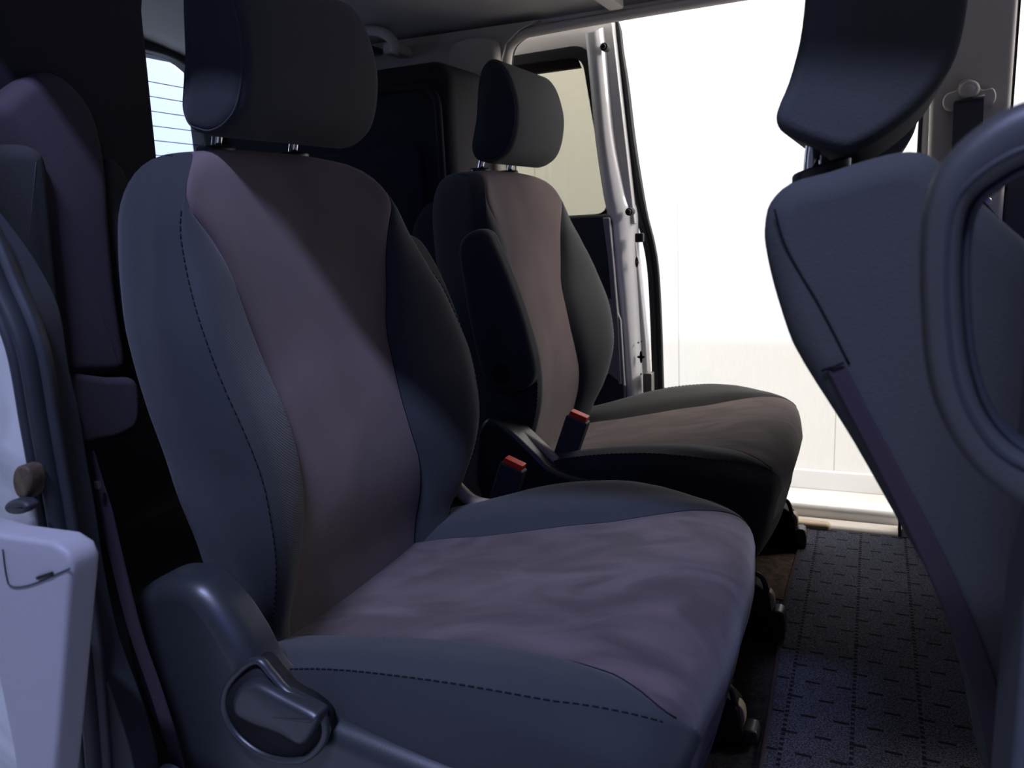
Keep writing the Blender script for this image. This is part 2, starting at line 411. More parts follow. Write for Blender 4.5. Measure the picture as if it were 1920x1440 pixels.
# cushion columns: x, side half width, outer seam w, z there, inner seam w, z there, insert centre z, bottom z
CU = [(0.06, .262, .250, -.580, .156, -.600, -.606, -.690),
      (0.15, .272, .258, -.556, .156, -.577, -.583, -.690),
      (0.20, .280, .268, -.540, .156, -.568, -.572, -.690),
      (0.25, .288, .276, -.525, .160, -.558, -.560, -.695),
      (0.30, .293, .282, -.514, .166, -.548, -.549, -.700),
      (0.35, .296, .285, -.507, .172, -.538, -.539, -.705),
      (0.40, .297, .285, -.503, .178, -.530, -.530, -.710),
      (0.45, .294, .279, -.505, .190, -.521, -.520, -.715),
      (0.50, .288, .268, -.511, .203, -.513, -.510, -.720),
      (0.53, .284, .258, -.515, .212, -.511, -.506, -.722),
      (0.56, .280, .250, -.520, .224, -.514, -.506, -.724),
      (0.59, .276, .244, -.525, .237, -.521, -.508, -.724),
      (0.62, .272, .238, -.530, .237, -.528, -.510, -.724)]
def cushion_rows():
    def section(x, k=0.0, xx=None):
        w_, wst, zst, ws, zs, zi, zb = interp(CU, x)
        A = [(0, zb), (w_*.7, zb+.004), (w_*.93, zb+.02), (w_*.985, zb+.07), (w_*1.0, zst-.05), (w_*.995, zst-.022), (wst, zst)]
        mid = ((wst+ws)/2, (zst+zs)/2); gap = math.hypot(wst-ws, zst-zs)
        nb = Vector((-(zst-zs), (wst-ws)))
        nb = nb.normalized()*min(.014, gap*.16) if gap > 1e-4 else Vector((0, 0))
        crest = (mid[0]+nb.x, mid[1]+nb.y)
        B = [(wst, zst), (lerp(wst, crest[0], .45)+nb.x*.3, lerp(zst, crest[1], .45)+nb.y*.4), crest, (lerp(ws, crest[0], .45)+nb.x*.3, lerp(zs, crest[1], .45)+nb.y*.4), (ws, zs)]
        Cc = [(ws, zs), (ws*.94, zs+.002), (ws*.6, lerp(zi, zs, .4)+.001), (0, zi)]
        half = []
        for s_i, s_ in enumerate([cr(A, 3), cr(B, 3), cr(Cc, 5)]):
            half += [(p.x, p.y) for p in (s_ if s_i == 2 else s_[:-1])]
        zc = -.615; pts = []
        c = math.sqrt(max(0, 1-k*k)); cw = 0.60+0.40*c
        for y, z in half:
            zz = zc+(z-zc)*(c**.9)
            pts.append((y*cw, z if False else zz, xx if xx is not None else x))
        return pts
    out = [section(0.06+0.02*i) for i in range(24)]     # to 0.52
    n = 12
    for i in range(1, n+1):
        a = math.pi/2*i/n; k = 1-math.cos(a)
        out.append(section(min(0.52+0.085*math.sin(a), .62), min(.97, k), 0.525+0.088*math.sin(a)))
    # lean the nose back towards its foot
    res = []
    for r in out:
        rr = []
        for y, z, x in r:
            lean = max(0, x-.40)/.2; x2 = x-0.20*max(0, -.56-z)*lean-0.10*lean*max(0.0, abs(y)-.08)
            rr.append((y, z, x2))
        res.append(rr)
    return res
CROWS = cushion_rows(); CIA = 18; CIB = 30
def cstrip(rows, i0, i1, sgn, cap=False):
    V = []; F = []; m = i1-i0+1
    for r in rows:
        for i in range(i0, i1+1):
            y, z, x = r[i]; V.append((x, sgn*y, z))
    for j in range(len(rows)-1):
        for i in range(m-1): F.append([j*m+i, j*m+i+1, (j+1)*m+i+1, (j+1)*m+i])
    return V, F

def dashes(path, r, on=3, off=1, up=(0, 1, 0)):
    """stitches along a path"""
    ds = []; i = 0; n = len(path)
    while i+1 < n:
        j = min(i+on, n-1)
        if j-i >= 1: ds.append(sweep(path[i:j+1], circ(r, 6), up))
        i = j+off
    return join(*ds)
def resample(path, step):
    out = [Vector(path[0])]; acc = 0
    for a, b in zip(path[:-1], path[1:]):
        a = Vector(a); b = Vector(b); L = (b-a).length; pos = step-acc
        while pos <= L: out.append(a.lerp(b, pos/L)); pos += step
        acc = (acc+L) % step
    return out

def captain_seat(yc, label, side):
    """side=-1: lever side faces the camera, arm rest and buckle on the far side; side=+1 mirrored seat"""
    t = thing('captain_seat', label, 'car seat', (0.25, yc, -0.85), 'second row captain seats')
    off = (0, yc, 0)
    # ---- backrest
    br = obj('backrest', shiftv(join(strip_mesh(ROWS, 0, IA, 1), strip_mesh(ROWS, 0, IA, -1)), off), 'fabric_side', t)
    for s in (1, -1):
        obj('backrest_bolster', shiftv(strip_mesh(ROWS, IA, IB, s), off), 'fabric', t)
    V, F = join(strip_mesh(ROWS, IB, HN-1, 1), strip_mesh(ROWS, IB, HN-1, -1))
    ins = obj('backrest_insert', shiftv((V, F), off), 'suede', t)
    # seams
    for s in (1, -1):
        pa = [Vector((r[IA][1]+.0006, s*(r[IA][0]+.0004), r[IA][2]))+Vector(off) for r in ROWS if r[IA][2] < -.07]
        obj('backrest_stitching', dashes(resample(pa, .0028), .0007, 2, 1), 'stitch', br)
        pb = [Vector((r[IB][1]+.0002, s*r[IB][0], r[IB][2]))+Vector(off) for r in ROWS if r[IB][2] < -.08]
        obj('backrest_seam', tube(pb, .0011, 6), 'stitch', br)
    # ---- cushion
    cu = obj('cushion', shiftv(join(cstrip(CROWS, 0, CIA, 1), cstrip(CROWS, 0, CIA, -1)), off), 'fabric_side', t)
    for s in (1, -1):
        obj('cushion_bolster', shiftv(cstrip(CROWS, CIA, CIB, s), off), 'fabric', t)
        pa = [Vector((r[CIA][2], s*(r[CIA][0]+.0003), r[CIA][1]+.0005))+Vector(off) for r in CROWS if r[CIA][2] < .585]
        obj('cushion_stitching', dashes(resample(pa, .0028), .0007, 2, 1, (0, 0, 1)), 'stitch', cu)
        pb = [Vector((r[CIB][2], s*r[CIB][0], r[CIB][1]+.0002))+Vector(off) for r in CROWS if r[CIB][2] < .592]
        obj('cushion_seam', tube(pb, .0010, 6, up=(0, 0, 1)), 'stitch', cu)
    obj('cushion_insert', shiftv(join(cstrip(CROWS, CIB, len(CROWS[0])-1, 1), cstrip(CROWS, CIB, len(CROWS[0])-1, -1)), off), 'suede_worn_dim', t)
    last = CROWS[-1]; cap = [(x, y, z) for y, z, x in last]+[(x, -y, z) for y, z, x in last[::-1]]
    obj('cushion_front_panel', shiftv((cap, [list(range(len(cap)))]), off), 'suede_worn_dim', t)
    # ---- headrest
    hr = obj('headrest', shiftv(pillow(HRC, -.132, .132, .016, n=5, dome0=.004, dome1=.004), off), 'fabric_side', t)
    for s in (1, -1):
        ring = offset(HRC, .0055)
        pth = [Vector((p[0], s*.1285, p[1]))+Vector(off) for p in ring]
        obj('piping', tube(pth, .0012, 6, closed=True), 'fabric', hr)
    for s in (-1, 1):
        y = s*.07
        pth = cr([(-.006, y, -.05), (.000, y, -.012), (.006, y, .01), (.018, y, .05)], 5)
        po = obj('headrest_post', shiftv(tube(pth, .0062, 16), off), 'chrome', t)
        obj('post_guide', shiftv(pillow([(0.002+.019*math.cos(a), y+.026*math.sin(a)) for a in [2*math.pi*k/24 for k in range(24)]], -.016, -.001, .003, axis=2, n=3), off), 'plastic', t)
    # ---- seat base and rails
    bs = obj('seat_base', shiftv(box(.12, .42, -.15, .15, -.80, -.69), off), 'black', t, smooth=False, bevel=.02)
    for s in (-1, 1):
        y = s*.205
        obj('seat_rail', shiftv(join(box(.02, .430, y-.026, y+.026, -.85, -.812), box(.04, .43, y-.018, y+.018, -.815, -.72)), off), 'black', t, smooth=False, bevel=.004)
    # ---- reclining side cover on the camera side
    if side < 0:
        Y0 = -.310
        ol = [(275, 1140), (296, 1090), (345, 1062), (400, 1068), (440, 1100), (490, 1172), (530, 1245), (590, 1292), (700, 1338), (860, 1400), (1000, 1452), (1130, 1500),
              (1180, 1560), (1150, 1640), (900, 1640), (600, 1600), (470, 1540), (405, 1450), (340, 1350), (296, 1250)]
        pts = [(p.x, p.y) for p in cr(xz(ol, -.272), 5, closed=True)]
        pts = [(a, max(b, -.76)) for a, b in pts]
        sc = obj('side_cover', pillow(pts, Y0, -.262, .022, .003, n=6, flat=True), 'plastic', t, wn=True)
        lip = [(483, 1240), (452, 1256), (424, 1290), (420, 1335), (448, 1383), (501, 1419), (565, 1425), (604, 1392), (606, 1352), (578, 1322), (537, 1298), (508, 1266)]
        lp = cr(xz(lip, Y0-.008), 5, closed=True)
        obj('recess', prism([(p.x, p.y) for p in lp], Y0-.0075, Y0+.01), 'black', sc)
        obj('recess_lip', sweep([(p.x, Y0-.006, p.y) for p in lp], circ(.0038, 10, .0050), (0, 1, 0), True), 'plastic', sc)
        lv = [(438, 1300), (452, 1286), (478, 1285), (530, 1312), (583, 1340), (592, 1352), (588, 1368), (572, 1394), (556, 1400), (520, 1380), (470, 1362), (440, 1345), (432, 1322)]
        lp = cr(xz(lv, Y0-.020), 4, closed=True)
        obj('recline_lever', pillow([(p.x, p.y) for p in lp], Y0-.021, Y0, .008, .002, n=5, dome0=.002), 'plastic', t)
    else:
        Y0 = yc-.300
        ol = [(895, 830), (905, 792), (925, 788), (960, 812), (1000, 850), (1030, 878), (1075, 896), (1130, 905), (1250, 925), (1360, 950), (1370, 990), (1200, 1010), (1000, 1000), (900, 930)]
        pts = [(p.x, p.y) for p in cr(xz(ol, Y0), 5, closed=True)]
        sc = obj('side_cover', pillow(pts, Y0, yc-.235, .009, .003, n=5, flat=True), 'plastic', t, wn=True)
    # beige streak painted in for warm lamp gloss between backrest and cushion
    s = -1 if side > 0 else 1
    if side > 0:
        pth = cr([at(975, 815, 1, yc-.262), at(1000, 832, 1, yc-.262), at(1025, 850, 1, yc-.262), at(1042, 868, 1, yc-.262)], 5)
    else:
        pth = cr([at(850, 905, 1, .262), at(868, 925, 1, .262), at(890, 942, 1, .262), at(925, 950, 1, .262)], 5)
    obj('gloss_streak', sweep(pth, circ(.012, 10, .010), (0, 1, 0)), 'beige', t)
    # ---- arm rest folded up on the inner side
    if side > 0:
        ol = [(893, 430), (912, 437), (925, 462), (950, 520), (975, 590), (993, 655), (1000, 700), (985, 728), (945, 738), (905, 715), (880, 620), (864, 530), (856, 470), (868, 442)]
        Ya = yc-.285; pts = [(p.x, p.y) for p in cr(xz(ol, Ya), 4, closed=True)]
        ar = obj('armrest', pillow(pts, Ya, Ya+.045, .014, n=5, dome0=.004), 'fabric_side', t)
        c = at(938, 700, 1, Ya-.004)
        obj('pivot_cap', disc_y(c.x, Ya-.006, Ya+.02, c.z, .0185), 'black', ar, smooth=False, bevel=.002)
    else:
        ol = [(770, 445), (790, 447), (812, 475), (840, 530), (870, 610), (893, 680), (903, 742), (893, 775), (860, 780), (820, 700), (790, 600), (768, 500)]
        Ya = .325; pts = [(p.x, p.y) for p in cr(xz(ol, Ya), 4, closed=True)]
        ar = obj('armrest', pillow(pts, .275, Ya, .014, n=5), 'fabric_side', t)
    # ---- belt buckle on a stalk
    if side > 0: top, bot, yb, hw = (1085, 783), (1062, 850), yc-.225, .021
    else: top, bot, yb, hw = (964, 872), (942, 940), .34, .022
    a = at(*top, 1, yb); b = at(*bot, 1, yb); ax = (a-b).normalized(); sd = Vector((ax.z, 0, -ax.x)); yy = Vector((0, 1, 0))
    fw = (sd*.75+yy*.66).normalized()*1; th = ax.cross(fw).normalized()
    def obox(c, h, a1, l1, a2, l2, a3):
        vs = []
        for i in (-1, 1):
            for j in (-1, 1):
                for k in (-1, 1): vs.append(c+a1*i*h+a2*j*l1+a3*k*l2)
        return vs, [(0, 1, 3, 2), (4, 6, 7, 5), (0, 4, 5, 1), (2, 3, 7, 6), (0, 2, 6, 4), (1, 5, 7, 3)]
    L = (a-b).length
    wv = sd.copy()
    bk = obj('belt_buckle', obox(b+(a-b)*.42, L*.58, ax, hw, wv, .0125, yy), 'plastic_matte', t, smooth=False, bevel=.004)
    obj('release_button', obox(a+ax*.0035, .0055, ax, hw*.80, wv, .0095, yy), 'red', bk, smooth=False, bevel=.0015)
    obj('buckle_stalk', sweep([b+(a-b)*.1, b-ax*.03, b-ax*.07], [(-.012, -.004), (.012, -.004), (.012, .004), (-.012, .004)], (0, 1, 0)), 'plastic_matte', bk, smooth=False)
    return t

near_seat = captain_seat(0.0, 'nearest dark captain seat with purple-grey suede centre and recline lever on its side', -1)
far_seat = captain_seat(0.715, 'farther captain seat with brown suede centre and raised armrest, beside the open sliding door', 1)
# lift bar and cream strip at the front corner of the far seat
fb = obj('front_bar', tube(cr([at(1478, 890, 1, .80), at(1462, 925, 1, .78), at(1450, 965, 1, .74), at(1428, 998, 1, .70), at(1404, 1030, 1, .66)], 6), .006, 10), 'plastic', far_seat)
obj('cream_edge', tube(cr([at(1492, 842, 1, .86), at(1480, 885, 1, .84), at(1467, 920, 1, .81), at(1452, 955, 1, .77)], 6), .0035, 8), 'beige', far_seat)

# ------------------------------------------------------------------ front seats, seen from behind
def front_seat(label):
    t = thing('front_seat', label, 'car seat', (0.95, 0.0, -0.85), 'front row seats')
    yn = -.235
    rear = xz([(1446, 380), (1436, 420), (1437, 460), (1452, 530), (1480, 620), (1500, 662), (1530, 712), (1600, 822), (1690, 982), (1760, 1110), (1815, 1300), (1845, 1440)], -.215)
    rear += [(.862, -.60), (.875, -.68), (.90, -.70)]
    top = xz([(1490, 345), (1560, 325), (1640, 300), (1700, 289), (1745, 300), (1790, 345)], -.19)
    front = [(.835, -.16), (.86, -.24), (.90, -.34), (.94, -.44), (.98, -.56), (1.02, -.68), (.98, -.72), (.93, -.71)]
    out = rear+front[::-1]+top[::-1]
    # order: rear goes down, front goes up, top goes from front to rear
    pts = [(p.x, p.y) for p in cr(out, 3, closed=True)]
    bk = obj('backrest', pillow(pts, -.24, .24, .020, n=7, flat=True), 'blue_grey', t, wn=True)
    # seam along the rear corner, with the cross seam and the purple-brown strip under it
    seam = [(1452, 392), (1470, 455), (1500, 512), (1530, 562), (1562, 622), (1592, 682)]
    obj('seam', tube(cr([at(a, b, 1, -.2405) for a, b in seam], 5), .0008, 6), 'stitch', bk)
    s1 = cr([at(a, b, 1, -.2425) for a, b in [(1583, 683), (1625, 765), (1680, 868), (1742, 985), (1800, 1105), (1850, 1225), (1885, 1335), (1905, 1440), (1925, 1540)]], 4)
    s2 = cr([at(a, b, 1, -.2425) for a, b in [(1548, 692), (1592, 778), (1645, 880), (1704, 1000), (1758, 1120), (1805, 1240), (1838, 1345), (1858, 1440), (1880, 1540)]], 4)
    V = [tuple(p) for p in s1]+[tuple(p) for p in s2]; n = len(s1)
    V += [(v[0], v[1]+.008, v[2]) for v in V]
    F = [[i, i+1, n+i+1, n+i] for i in range(n-1)]+[[2*n+i, 3*n+i, 3*n+i+1, 2*n+i+1] for i in range(n-1)]
    F += [[i, 2*n+i, 2*n+i+1, i+1] for i in range(n-1)]+[[n+i, n+i+1, 3*n+i+1, 3*n+i] for i in range(n-1)]+[[0, n, 3*n, 2*n], [n-1, 2*n-1, 4*n-1, 3*n-1][::-1]]
    obj('zip_strip', (V, F), 'strip', bk, bevel=.002)
    obj('cross_seam', tube([at(1541, 695, 1, -.239), at(1562, 688, 1, -.244), at(1582, 680, 1, -.244)], .0009, 6), 'stitch', bk)
    # headrest
    prof = xz([(1515, -80), (1510, 0), (1500, 80), (1480, 155), (1458, 210), (1460, 238), (1480, 256), (1530, 276), (1588, 290), (1650, 262), (1705, 222), (1755, 170), (1792, 108), (1812, 20), (1815, -60), (1790, -120), (1720, -160), (1600, -165), (1540, -140)], -.115)
    hp = [(p.x, p.y) for p in cr(prof, 3, closed=True)]
    hr = obj('headrest', pillow(hp, -.130, .130, .012, n=6, flat=True), 'blue_grey', t, wn=True)
    pr_ = [(x, -.126, z) for x, z in offset(hp, .007)]
    obj('piping', tube(pr_, .0014, 6, closed=True), 'fabric', hr)
    for y in (-.065, .065):
        a = at(1524, 270, 1, -.065); b = at(1521, 318, 1, -.065)
        pth = cr([(a.x+.008, y, a.z+.03), (a.x+.001, y, a.z), (b.x, y, b.z), (b.x+.002, y, b.z-.02)], 5)
        obj('headrest_post', tube(pth, .0066, 16), 'chrome', t)
        c = at(1530, 330, 1, -.065)
        V, F = pillow([(c.x+.004+.024*math.cos(q), y+.020*math.sin(q)) for q in [2*math.pi*k/24 for k in range(24)]], -.006, .006, .003, axis=2, n=3)
        V = [(v[0], v[1], v[2]+c.z+.002+(v[0]-c.x)*.28) for v in V]
        obj('post_guide', (V, F), 'plastic', t)
    obj('cushion', pillow([(p.x, p.y) for p in cr([(.92, -.70), (.90, -.62), (1.0, -.56), (1.3, -.52), (1.42, -.55), (1.44, -.63), (1.40, -.70), (1.2, -.74)], 4, closed=True)], -.25, .25, .03), 'fabric_side', t)
    obj('seat_base', box(.98, 1.36, -.2, .2, -.85, -.72), 'black', t, smooth=False, bevel=.01)
    return t
fs = front_seat('front seat with chrome headrest posts, seen from behind past the pillar grip')
dup(fs, (fs.location.x, .715, -.85), 'other front seat, only its dark headrest showing below the nearer headrest', 'front row seats')

# ------------------------------------------------------------------ near side: pillar grip, seal, jamb, belt
g = thing('assist_grip', 'big dark looped grab grip on the near pillar, at the right edge', 'handle', at(1900, 560, 1, -.40))
gy = -.42
gout = [(1990, 175), (1915, 192), (1850, 225), (1790, 275), (1750, 330), (1730, 400), (1724, 480), (1726, 580), (1734, 680), (1756, 765), (1800, 845), (1855, 900), (1915, 938), (1990, 965)]
ginn = [(1990, 290), (1918, 310), (1868, 338), (1825, 372), (1806, 420), (1800, 500), (1803, 590), (1812, 670), (1832, 742), (1858, 790), (1890, 825), (1925, 848), (1958, 862), (1990, 870)]
A_ = cr([at(a, b, 1, gy+.006) for a, b in gout], 6); B_ = cr([at(a, b, 1, gy+.006) for a, b in ginn], 6)
V = []; F = []; m_ = 24
for p, q in zip(A_, B_):
    c = (p+q)/2; h = (p-q)*.5
    for k in range(m_):
        t_ = 2*math.pi*k/m_; ca, sa = math.cos(t_), math.sin(t_)
        V.append(c+h*math.copysign(abs(ca)**.7, ca)+Vector((0, .015*math.copysign(abs(sa)**.7, sa), 0)))
for i in range(len(A_)-1):
    for k in range(m_): F.append([i*m_+k, i*m_+(k+1) % m_, (i+1)*m_+(k+1) % m_, (i+1)*m_+k])
F.append(list(range(m_))); F.append([(len(A_)-1)*m_+k for k in range(m_)])
gp = obj('grip_loop', (V, F), 'grip', g)
inner = [(1990, 298), (1918, 318), (1868, 346), (1830, 378), (1812, 424), (1806, 500), (1809, 590), (1818, 668), (1838, 738), (1863, 784), (1893, 817), (1925, 838), (1990, 860)]
obj('grip_lining', sweep(cr([at(a, b, 1, gy+.014) for a, b in inner], 6), circ(.0030, 10, .012)), 'rubber', gp)
gr = [(1990, 262), (1915, 280), (1850, 315), (1800, 362), (1780, 420), (1774, 500), (1776, 590), (1786, 680), (1806, 750), (1840, 810), (1885, 856), (1990, 910)]
obj('grip_groove', tube(cr([at(a, b, 1, gy-.0085) for a, b in gr], 6), .0013, 6), 'rubber', gp)
# B pillar the grip hangs from
a = at(1914, 700, 1, -.34)
structure(obj('trim_1', box(a.x, a.x+.10, -.405, -.34, -.95, .40), 'plastic_matte', smooth=False, bevel=.006))

seal_pts = [(-70, 380), (-25, 450), (13, 539), (59, 650), (85, 794), (108, 924), (131, 1055), (157, 1153), (173, 1283), (186, 1440), (196, 1600)]
up_ = [Vector((-.12, -.385, .33)), Vector((-.08, -.385, .15)), Vector((-.04, -.385, .02))]
full = cr([tuple(v) for v in up_]+[tuple(at(a, b, 1, -.385)) for a, b in seal_pts], 6)
ws = thing('weather_strip', 'black ribbed rubber door seal curving down the near rear pillar', 'door seal', (full[0].x, -.385, -.85))
obj('seal_ridge', sweep([v+Vector((0, -.004, 0)) for v in full], circ(.0050, 10, .010)), 'rubber', ws)
obj('seal_ridge', sweep([v+Vector((-.0105, -.006, 0)) for v in full], circ(.0044, 10, .010)), 'rubber', ws)
obj('seal_flange', sweep([v+Vector((-.004, .004, 0)) for v in full], [(-.014, -.004), (.014, -.004), (.014, .006), (-.014, .006)]), 'rubber', ws)
# pillar trim inboard of the seal
tr = [(-60, 330), (0, 385), (45, 440), (85, 500), (122, 578), (140, 690), (157, 760), (173, 860), (190, 957), (205, 1060), (232, 1185), (275, 1303), (305, 1414), (330, 1600)]
tp = [at(a, b, 1, -.345) for a, b in tr]
sl = [at(a, b, 1, -.372) for a, b in seal_pts]
pts = [(p.x, p.z) for p in cr([tuple(v) for v in tp], 3)]+[(p.x-.006, p.z) for p in cr([tuple(v) for v in sl], 3)[::-1]]
structure(obj('trim_2', prism(pts, -.378, -.350), 'rubber', bevel=.006))
# white jamb and the side of the body behind it
edge = [(v.x-.012, v.z) for v in full]
body = edge+[(edge[-1][0], -1.0), (-1.12, -1.0), (-1.12, .42), (-.12, .42)]
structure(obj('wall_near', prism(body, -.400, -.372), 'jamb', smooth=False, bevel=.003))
st = thing('door_striker', 'rusty metal door striker with black rubber tip on the white jamb', 'door striker', at(45, 930, 1, -.41))
obj('striker_block', pillow([(p.x, p.y) for p in cr(xz([(24, 884), (34, 874), (50, 880), (56, 900), (54, 925), (44, 938), (30, 930), (22, 908)], -.414), 3, closed=True)], -.414, -.398, .003), 'rust', st)
obj('striker_bumper', pillow([(p.x, p.y) for p in cr(xz([(13, 948), (24, 937), (46, 938), (58, 950), (46, 962), (22, 962)], -.42), 3, closed=True)], -.424, -.410, .004), 'rubber', st)
obj('striker_screw', disc_y(at(8, 992, 1, -.41).x, -.41, -.40, at(8, 992, 1, -.41).z, .004), 'rust', st)
# grey cover of the sliding door's roller arm
lc = thing('roller_arm_cover', 'lavender-grey plastic cover with slot, at the lower left by the seal', 'door cover', at(60, 1200, 1, -.46))
ol = [(-60, 985), (0, 1004), (95, 1018), (122, 1036), (133, 1062), (131, 1090), (122, 1200), (108, 1380), (96, 1520), (46, 1560), (22, 1400), (-10, 1240), (-60, 1180)]
cvr = obj('cover_body', pillow(xz(ol, -.48), -.48, -.455, .004, n=4), 'lav', lc)
a, b = at(70, 1084, 1, -.481), at(98, 1075, 1, -.481)
obj('slot', sweep([a, b], [(-.0012, -.001), (.0012, -.001), (.0012, .001), (-.0012, .001)]), 'black', cvr, smooth=False)
obj('cover_joint', tube(cr([at(q[0], q[1], 1, -.4805) for q in [(5, 1030), (12, 1080), (22, 1100), (60, 1096), (131, 1066)]], 4), .0006, 6), 'rubber', cvr)
# seat belt
bw = cr([at(q[0], q[1], 1, -.335) for q in [(172, 845), (184, 900), (198, 957), (222, 1060), (254, 1185), (295, 1303), (328, 1414), (352, 1520)]], 5)
bl = thing('seat_belt', 'dark seat belt webbing hanging beside the near pillar trim', 'seat belt', at(260, 1440, 1, -.335))
obj('webbing', sweep(bw, [(-.0085, -.001), (.0085, -.001), (.0085, .001), (-.0085, .001)], scale=[.35+.65*min(1, i/10) for i in range(len(bw))]), 'strip', bl, smooth=False)
c = at(183, 908, 1, -.345)
obj('belt_clip', box(c.x-.002, c.x+.002, -.347, -.343, c.z-.004, c.z+.003), 'steel', bl, smooth=False)
c = at(318, 1442, 1, -.345)
obj('anchor_cap', pillow([(c.x+.014*math.cos(q), c.z-.004+.008*math.sin(q)) for q in [2*math.pi*k/20 for k in range(20)]], -.36, -.34, .004), 'lav', bl)

# ------------------------------------------------------------------ third row seats folded up against the sides
ts = thing('folded_rear_seat', 'third-row seat stowed upright at the left, purple knit face and black backing', 'car seat', (-.45, -.15, -.85), 'stowed third row seats')
pts = [(-.34, .30), (-.02, .30)]+yz([(268, -60), (272, 20), (282, 120), (292, 220), (303, 330), (312, 440), (300, 560), (270, 700)], -.22)+[(-.06, -.34), (-.34, -.34)]
obj('backing_shell', pillow([(p.x, p.y) for p in cr(pts, 3, closed=True)], -.80, -.22, .012, axis=0), 'backing', ts)
pts = yz([(-120, 330), (-60, 230), (0, 192), (50, 152), (88, 134), (118, 138), (155, 168), (188, 225), (207, 320), (214, 420), (224, 530), (238, 630), (244, 675), (236, 698), (205, 705), (100, 706), (-100, 706)], -.185)
obj('seat_cushion', pillow([(p.x, p.y) for p in cr(pts, 4, closed=True)], -.70, -.185, .018, axis=0, n=7, dome1=.003), 'purple', ts)
pts = yz([(-120, 300), (-40, 272), (30, 268), (72, 272), (98, 300), (108, 380), (118, 480), (128, 580), (135, 680), (140, 800), (-100, 800)], -.160)
obj('seat_back', pillow([(p.x, p.y) for p in cr(pts, 4, closed=True)], -.60, -.160, .022, axis=0, n=7, dome1=.004), 'blue_grey', ts)
pts = yz([(100, 706), (205, 706), (258, 712), (268, 760), (262, 800), (235, 820), (190, 832), (100, 836)], -.185)
obj('lower_pad', pillow([(p.x, p.y) for p in cr(pts, 4, closed=True)], -.60, -.185, .012, axis=0, n=6, flat=True), 'purple', ts, wn=True)
pts = yz([(190, 330), (216, 300), (262, 380), (300, 480), (300, 620), (240, 640), (205, 500)], -.21)
obj('side_pad', pillow([(p.x, p.y) for p in cr(pts, 4, closed=True)], -.60, -.205, .010, axis=0, n=6), 'blue_grey', ts)

tf = thing('folded_rear_seat', 'third-row seat stowed against the far rear wall, black underside with recessed pocket', 'car seat', (-.50, .88, -.85), 'stowed third row seats')
def rrect(x0, x1, z0, z1, r, n=5):
    out = []
    for cx, cz, a0 in ((x1-r, z1-r, 0), (x0+r, z1-r, 90), (x0+r, z0+r, 180), (x1-r, z0+r, 270)):
        out += [(cx+r*math.cos(math.radians(a0+90*k/n)), cz+r*math.sin(math.radians(a0+90*k/n))) for k in range(n+1)]
    return out
obj('backing_shell', pillow(rrect(-.86, -.125, -.42, .245, .05), .775, .98, .03, .01), 'backing', tf)
fr = rrect(-.78, -.155, -.34, .195, .05, 6)
obj('panel_rim', sweep([(p[0], .773, p[1]) for p in fr], circ(.010, 8, .008), (0, 1, 0), True), 'backing', tf)
obj('lower_pocket', pillow(rrect(-.74, -.20, -.32, .070, .03), .758, .79, .008), 'backing', tf)
pts = xz([(780, 480), (800, 395), (835, 380), (870, 420), (880, 600), (880, 800), (780, 800)], .80)
obj('lower_pad', pillow([(p.x, p.y) for p in cr(pts, 4, closed=True)], .755, .86, .02), 'blue_grey', tf)

# ------------------------------------------------------------------ far side: opening, headliner, pillars
def roof_z(y):
    u = (y-.3575)/.70
    if u < 0: return .435-.018*abs(u)**2.2  # unseen near half, flattened to let the near tube's light in
    return .435-.075*abs(u)**2.2-(.035*max(0, (abs(u)-.80)/.2)**2)
V = []; F = []
ys = [-.345+(1.03+.345)*k/28 for k in range(29)]; xs_ = [-1.06+2.84*k/24 for k in range(25)]
for x in xs_:
    for y in ys:
        z = roof_z(y)-.012*max(0, (-x-.75)/.4)**2
        if y > 1.0: z = min(z, .345)
        V.append((x, y, z))
n = len(ys)
for i in range(len(xs_)-1):
    for j in range(n-1): F.append([i*n+j, i*n+j+1, (i+1)*n+j+1, (i+1)*n+j])
hl = obj('ceiling', (V, F), 'headliner'); structure(hl)
so = hl.modifiers.new('solid', 'SOLIDIFY'); so.thickness = .02; so.offset = 1
# rolled edge of the headliner along both door openings
e1 = cr([(1.75, 1.022, .338), (.9, 1.022, .334), (.45, 1.022, .332), (.2, 1.022, .330), (.0, 1.022, .326), (-.05, 1.022, .322), (-.082, 1.022, .303), (-.094, 1.022, .27), (-.098, 1.022, .2), (-.10, 1.022, .0), (-.10, 1.022, -.4), (-.10, 1.022, -.80)], 6)
structure(obj('trim_3', sweep(e1, circ(.011, 10, .014)), 'headliner'))
e2 = [v+Vector((0.004, .014, 0)) for v in e1]
es = tag(obj('opening_seal', sweep(e2, circ(.006, 8, .007)), 'rubber'), 'thin black rubber seal around the far door opening', 'door seal')
structure(obj('trim_4', prism([(-1.06, .408), (.30, .408), (.55, .385), (.90, .325), (1.75, .29), (1.75, .44), (-1.06, .44)], -.372, -.335), 'headliner', smooth=False, bevel=.012))  # unseen near rail, height and forward droop shaped to set the shadow edge
structure(obj('trim_5', box(-1.04, 1.75, 1.02, 1.06, .34, .42), 'headliner', smooth=False, bevel=.004))
# far rear wall with C pillar trim
cpl = [(-1.0, -.85), (-.105, -.85), (-.105, .0), (-.103, .2), (-.099, .27), (-.086, .305), (-.05, .33), (.0, .345), (-1.0, .36)]
structure(obj('wall_far', prism(cpl, 1.0, 1.04), 'pillar', smooth=False))
pp = [(p.x, p.y) for p in cr([(-.104, -.85), (-.104, .0), (-.102, .2), (-.100, .27), (-.11, .315), (-.20, .325), (-.235, .27), (-.245, .0), (-.245, -.5), (-.245, -.85)], 4, closed=True)]
structure(obj('trim_6', pillow(pp, .972, 1.01, .018, .002), 'pillar'))
